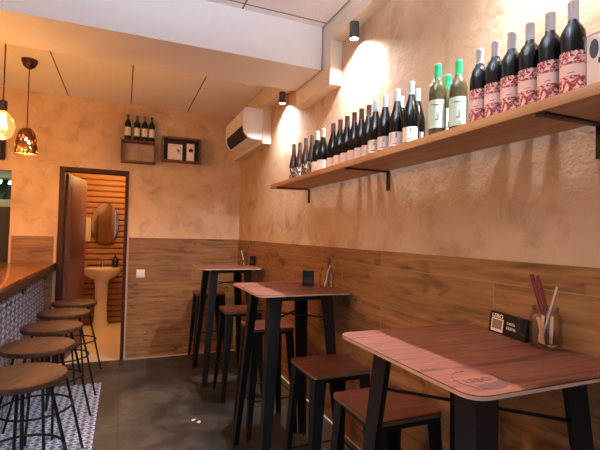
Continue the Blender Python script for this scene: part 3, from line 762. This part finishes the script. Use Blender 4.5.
# ------------------------------------------------------------------ air conditioner
t = thing('air_conditioner', 'white wall air conditioner high in the far right corner', 'air conditioner', (TX, 3.965, 2.36))
pr = [(0, 0), (0, .3), (-.165, .3), (-.185, .285), (-.19, .12), (-.178, .06), (-.14, .015), (-.09, 0)]
L = .76
MB().prism(pr, .012, L-.012, lambda a, b_, c_: (a, c_, b_)).build('body', 'white_gloss', t)
pe = [(a*1.02 - (.002 if a else 0), z*1.02-.003) for a, z in pr]
for y0, y1 in ((0, .012), (L-.012, L)): MB().prism(pe, y0, y1, lambda a, b_, c_: (a, c_, b_)).build('end_cap', 'white_gloss', t)
MB().loft([(-.196, .05, .125), (-.183, .05, .055), (-.145, .05, .008), (-.14, .05, .03), (-.18, .05, .12)], [(-.196, L-.05, .125), (-.183, L-.05, .055), (-.145, L-.05, .008), (-.14, L-.05, .03), (-.18, L-.05, .12)]).build('air_outlet', 'vent_dark', t, smooth=False)
MB().tube([(-.03, L, .25), (-.03, L+.1, .28), (-.02, 1.12, .33)], .02, 10).build('pipe_cover', 'trim_plaster', t)
MB().box(-.1905, -.188, .2, .23, .22, .25).build('badge', 'metal_strip', t)

# ------------------------------------------------------------------ lamps
def light(name, kind, loc, energy, col, parent=None, **kw):
    ld = bpy.data.lights.new(name, kind); ld.energy = energy; ld.color = col
    for a, v in kw.items(): setattr(ld, a, v)
    o = bpy.data.objects.new(name, ld); COL.objects.link(o); o.location = loc
    if parent is not None: o.parent = parent
    return o
SPOT_E, PEND_E, BACK_E = 108, 13, 33
SPOTC, WARM = (.93, .93, 1), (1, .46, .11)
LX = 1.258
for y, ztop, lab in ((2.235, 2.732, 'black cylinder downlight above the middle of the shelf'), (3.5, 2.69, 'black cylinder downlight beside the air conditioner'), (.92, 2.732, 'black cylinder downlight above the near end of the shelf')):
    t = thing('cylinder_downlight', lab, 'lamp', (LX, y, ztop - .1), 0, 'cylinder downlights under the wall trim')
    MB().lathe([(.026, 0), (.029, 0), (.029, .1)], 28, cap0=False).lathe([(.026, 0), (.026, .012), (.0, .012)], 28, cap0=False, cap1=False).build('housing', 'lamp_black', t)
    MB().lathe([(.0255, .004), (.0255, .007)], 28).build('lens', 'spot_lens', t)
    light('spot_beam', 'SPOT', (0, 0, -.002), SPOT_E, SPOTC, t, spot_size=math.radians(146), spot_blend=.9, shadow_soft_size=.012)

def pendant_cord(z1, z0): return MB().tube([(0, 0, z0), (0, 0, z1)], .004, 8)
# perforated copper dome
def dome(loc, label, e):
    t = thing('pendant_lamp', label, 'lamp', loc, 0, 'copper dome pendants over the bar')
    up = ZC - loc[2]
    MB().lathe([(.02, up-.075), (.045, up-.055), (.06, up-.02), (.062, up)], 24).build('ceiling_rose', 'bronze', t)
    pendant_cord(up-.07, .225).build('cord', 'cord', t)
    rnd = random.Random(3)
    b = MB(); R_ = [(0.0168, .222), (0.0336, .215), (0.0487, .2), (0.0605, .178), (0.0680, .152), (0.0739, .126), (0.0781, .1), (0.0815, .074), (0.0832, .05), (0.0840, .028), (0.0840, .012), (0.0857, 0)]
    seg = 44; vs = [[b.b.verts.new((r*math.cos(2*PI*(q+.5*(j % 2))/seg), r*math.sin(2*PI*(q+.5*(j % 2))/seg), z)) for q in range(seg)] for j, (r, z) in enumerate(R_)]
    for j, (A, B) in enumerate(zip(vs, vs[1:])):
        for q in range(seg):
            hole = 2 <= j <= 9 and (q*7 + j*11) % 5 < 2 and rnd.random() < .4
            if not hole: b.b.faces.new((A[q], A[(q+1) % seg], B[(q+1) % seg], B[q]))
    b.b.faces.new(vs[0])
    sh = b.build('shade', 'copper', t)
    md = sh.modifiers.new('thickness', 'SOLIDIFY'); md.thickness = .002
    MB().lathe([(.018, .215), (.02, .17)], 16).build('lamp_holder', 'bronze', t)
    MB().lathe([(.012, .17), (.016, .15), (.028, .12), (.034, .09), (.03, .065), (.018, .048), (.006, .043)], 20).build('bulb', 'filament', t)
    light('pendant_glow', 'POINT', (0, 0, .02), e, WARM, t, shadow_soft_size=.04)
dome((-.782, 4.17, 2.06), 'perforated copper dome pendant lamp with dark ceiling rose', PEND_E)
dome((-1.3, 2.4, 2.06), 'copper dome pendant lamp behind the bar, just outside the left edge', BACK_E)
dome((-1.3, 1.2, 2.06), 'copper dome pendant lamp behind the bar, nearest the viewer', BACK_E)
# bare globe bulb
def globe(loc, label, e):
    t = thing('pendant_bulb', label, 'lamp', loc, 0, 'bare globe pendants over the bar'); up = ZC - loc[2]
    MB().lathe([(.02, up-.05), (.045, up-.04), (.055, up)], 24).build('ceiling_rose', 'bronze', t)
    pendant_cord(up-.04, .22).build('cord', 'cord', t)
    MB().lathe([(.008, .225), (.022, .215), (.024, .16), (.02, .15)], 20).build('lamp_holder', 'bronze', t)
    g = MB().lathe([(0.0164, .155), (0.0255, .145), (0.0455, .125), (0.0619, .1), (0.0710, .07), (0.0728, .045), (0.0655, .01), (0.0501, -.018), (0.0273, -.034), (0.0036, -.04)], 32).build('bulb', 'bulb_glass', t)
    b = MB()
    for a in range(6):
        c_, s_ = math.cos(a*PI/3), math.sin(a*PI/3)
        b.tube([(.01*c_, .01*s_, .13), (.026*c_, .026*s_, .03)], .0035, 6)
    b.build('filament', 'filament', g)
    light('pendant_glow', 'POINT', (0, 0, -.06), e, WARM, t, shadow_soft_size=.06)
    return t
globe((-.757, 3.3, 2.05), 'bare glowing globe bulb pendant hanging at the left edge', PEND_E)
globe((-1.3, 3.6, 2.05), 'bare globe bulb pendant behind the bar, outside the left edge', BACK_E)
# added fill lamp, out of view: cool light for front ceiling and beam
t = thing('added_fill_lamp', 'added linear fill lamp out of view, shining up at the ceiling', 'lamp', (.1, .9, 2.45))
MB().box(-.6, .6, -.05, .05, 0, .04, .004).build('housing', 'white_gloss', t)
MB().box(-.58, .58, -.04, .04, .04, .043).build('diffuser', emit('cool_diffuser', (.8, .88, 1), 6), t)
for x in (-.5, .5): MB().tube([(x, 0, .04), (x, 0, ZC-2.45)], .002, 6).build('wire', 'rod_steel', t)
ul = light('fill_uplight', 'AREA', (0, 0, .05), 62, (.72, .84, 1), t, shape='RECTANGLE', size=1.1, size_y=.08); ul.rotation_euler = (PI, 0, 0)
# washroom and kitchen lamps
t = thing('ceiling_lamp', 'round ceiling lamp inside the washroom', 'lamp', (-.1, 6.3, 2.44))
MB().lathe([(.1, .0), (.12, .02), (.12, .06)], 28).build('diffuser', emit('warm_diffuser', (1, .6, .25), 6), t)
light('washroom_light', 'POINT', (0, 0, -.06), 36, (1, .55, .2), t, shadow_soft_size=.08)
light('kitchen_light', 'POINT', (-1.62, 5.3, 2.45), 9, (.5, 1, .85), shadow_soft_size=.08)

# ------------------------------------------------------------------ daylight, camera, view
wd = bpy.data.worlds.new('daylight'); SC.world = wd; wd.use_nodes = True
bg = wd.node_tree.nodes['Background']; bg.inputs[0].default_value = (.72, .82, 1, 1); bg.inputs[1].default_value = 1.8
po = light('window_portal', 'AREA', (-.65, YF-.03, 1.45), 1, (1, 1, 1), shape='RECTANGLE', size=3.2, size_y=2.3)
po.rotation_euler = (PI/2, 0, 0); po.data.cycles.is_portal = True

f_, yaw, pit, rol = 422.57, .3942, .0232, .0235
F = Vector((math.sin(yaw)*math.cos(pit), math.cos(yaw)*math.cos(pit), math.sin(pit)))
R0 = Vector((math.cos(yaw), -math.sin(yaw), 0)); U0 = R0.cross(F)
R = R0*math.cos(rol) + U0*math.sin(rol); U = U0*math.cos(rol) - R0*math.sin(rol)
cd = bpy.data.cameras.new('camera'); cam = bpy.data.objects.new('camera', cd); COL.objects.link(cam)
cd.sensor_width = 36; cd.lens = 36*f_/600; cd.clip_start = .02
m = Matrix((R, U, -F)).transposed().to_4x4(); m.translation = (0, 0, H); cam.matrix_world = m
SC.camera = cam
SC.view_settings.view_transform = 'Standard'; SC.view_settings.look = 'None'; SC.view_settings.gamma = 1
SC.view_settings.exposure = 0.4
SC.cycles.use_denoising = True
SC.cycles.max_bounces = 10
SC.cycles.sample_clamp_indirect = 6
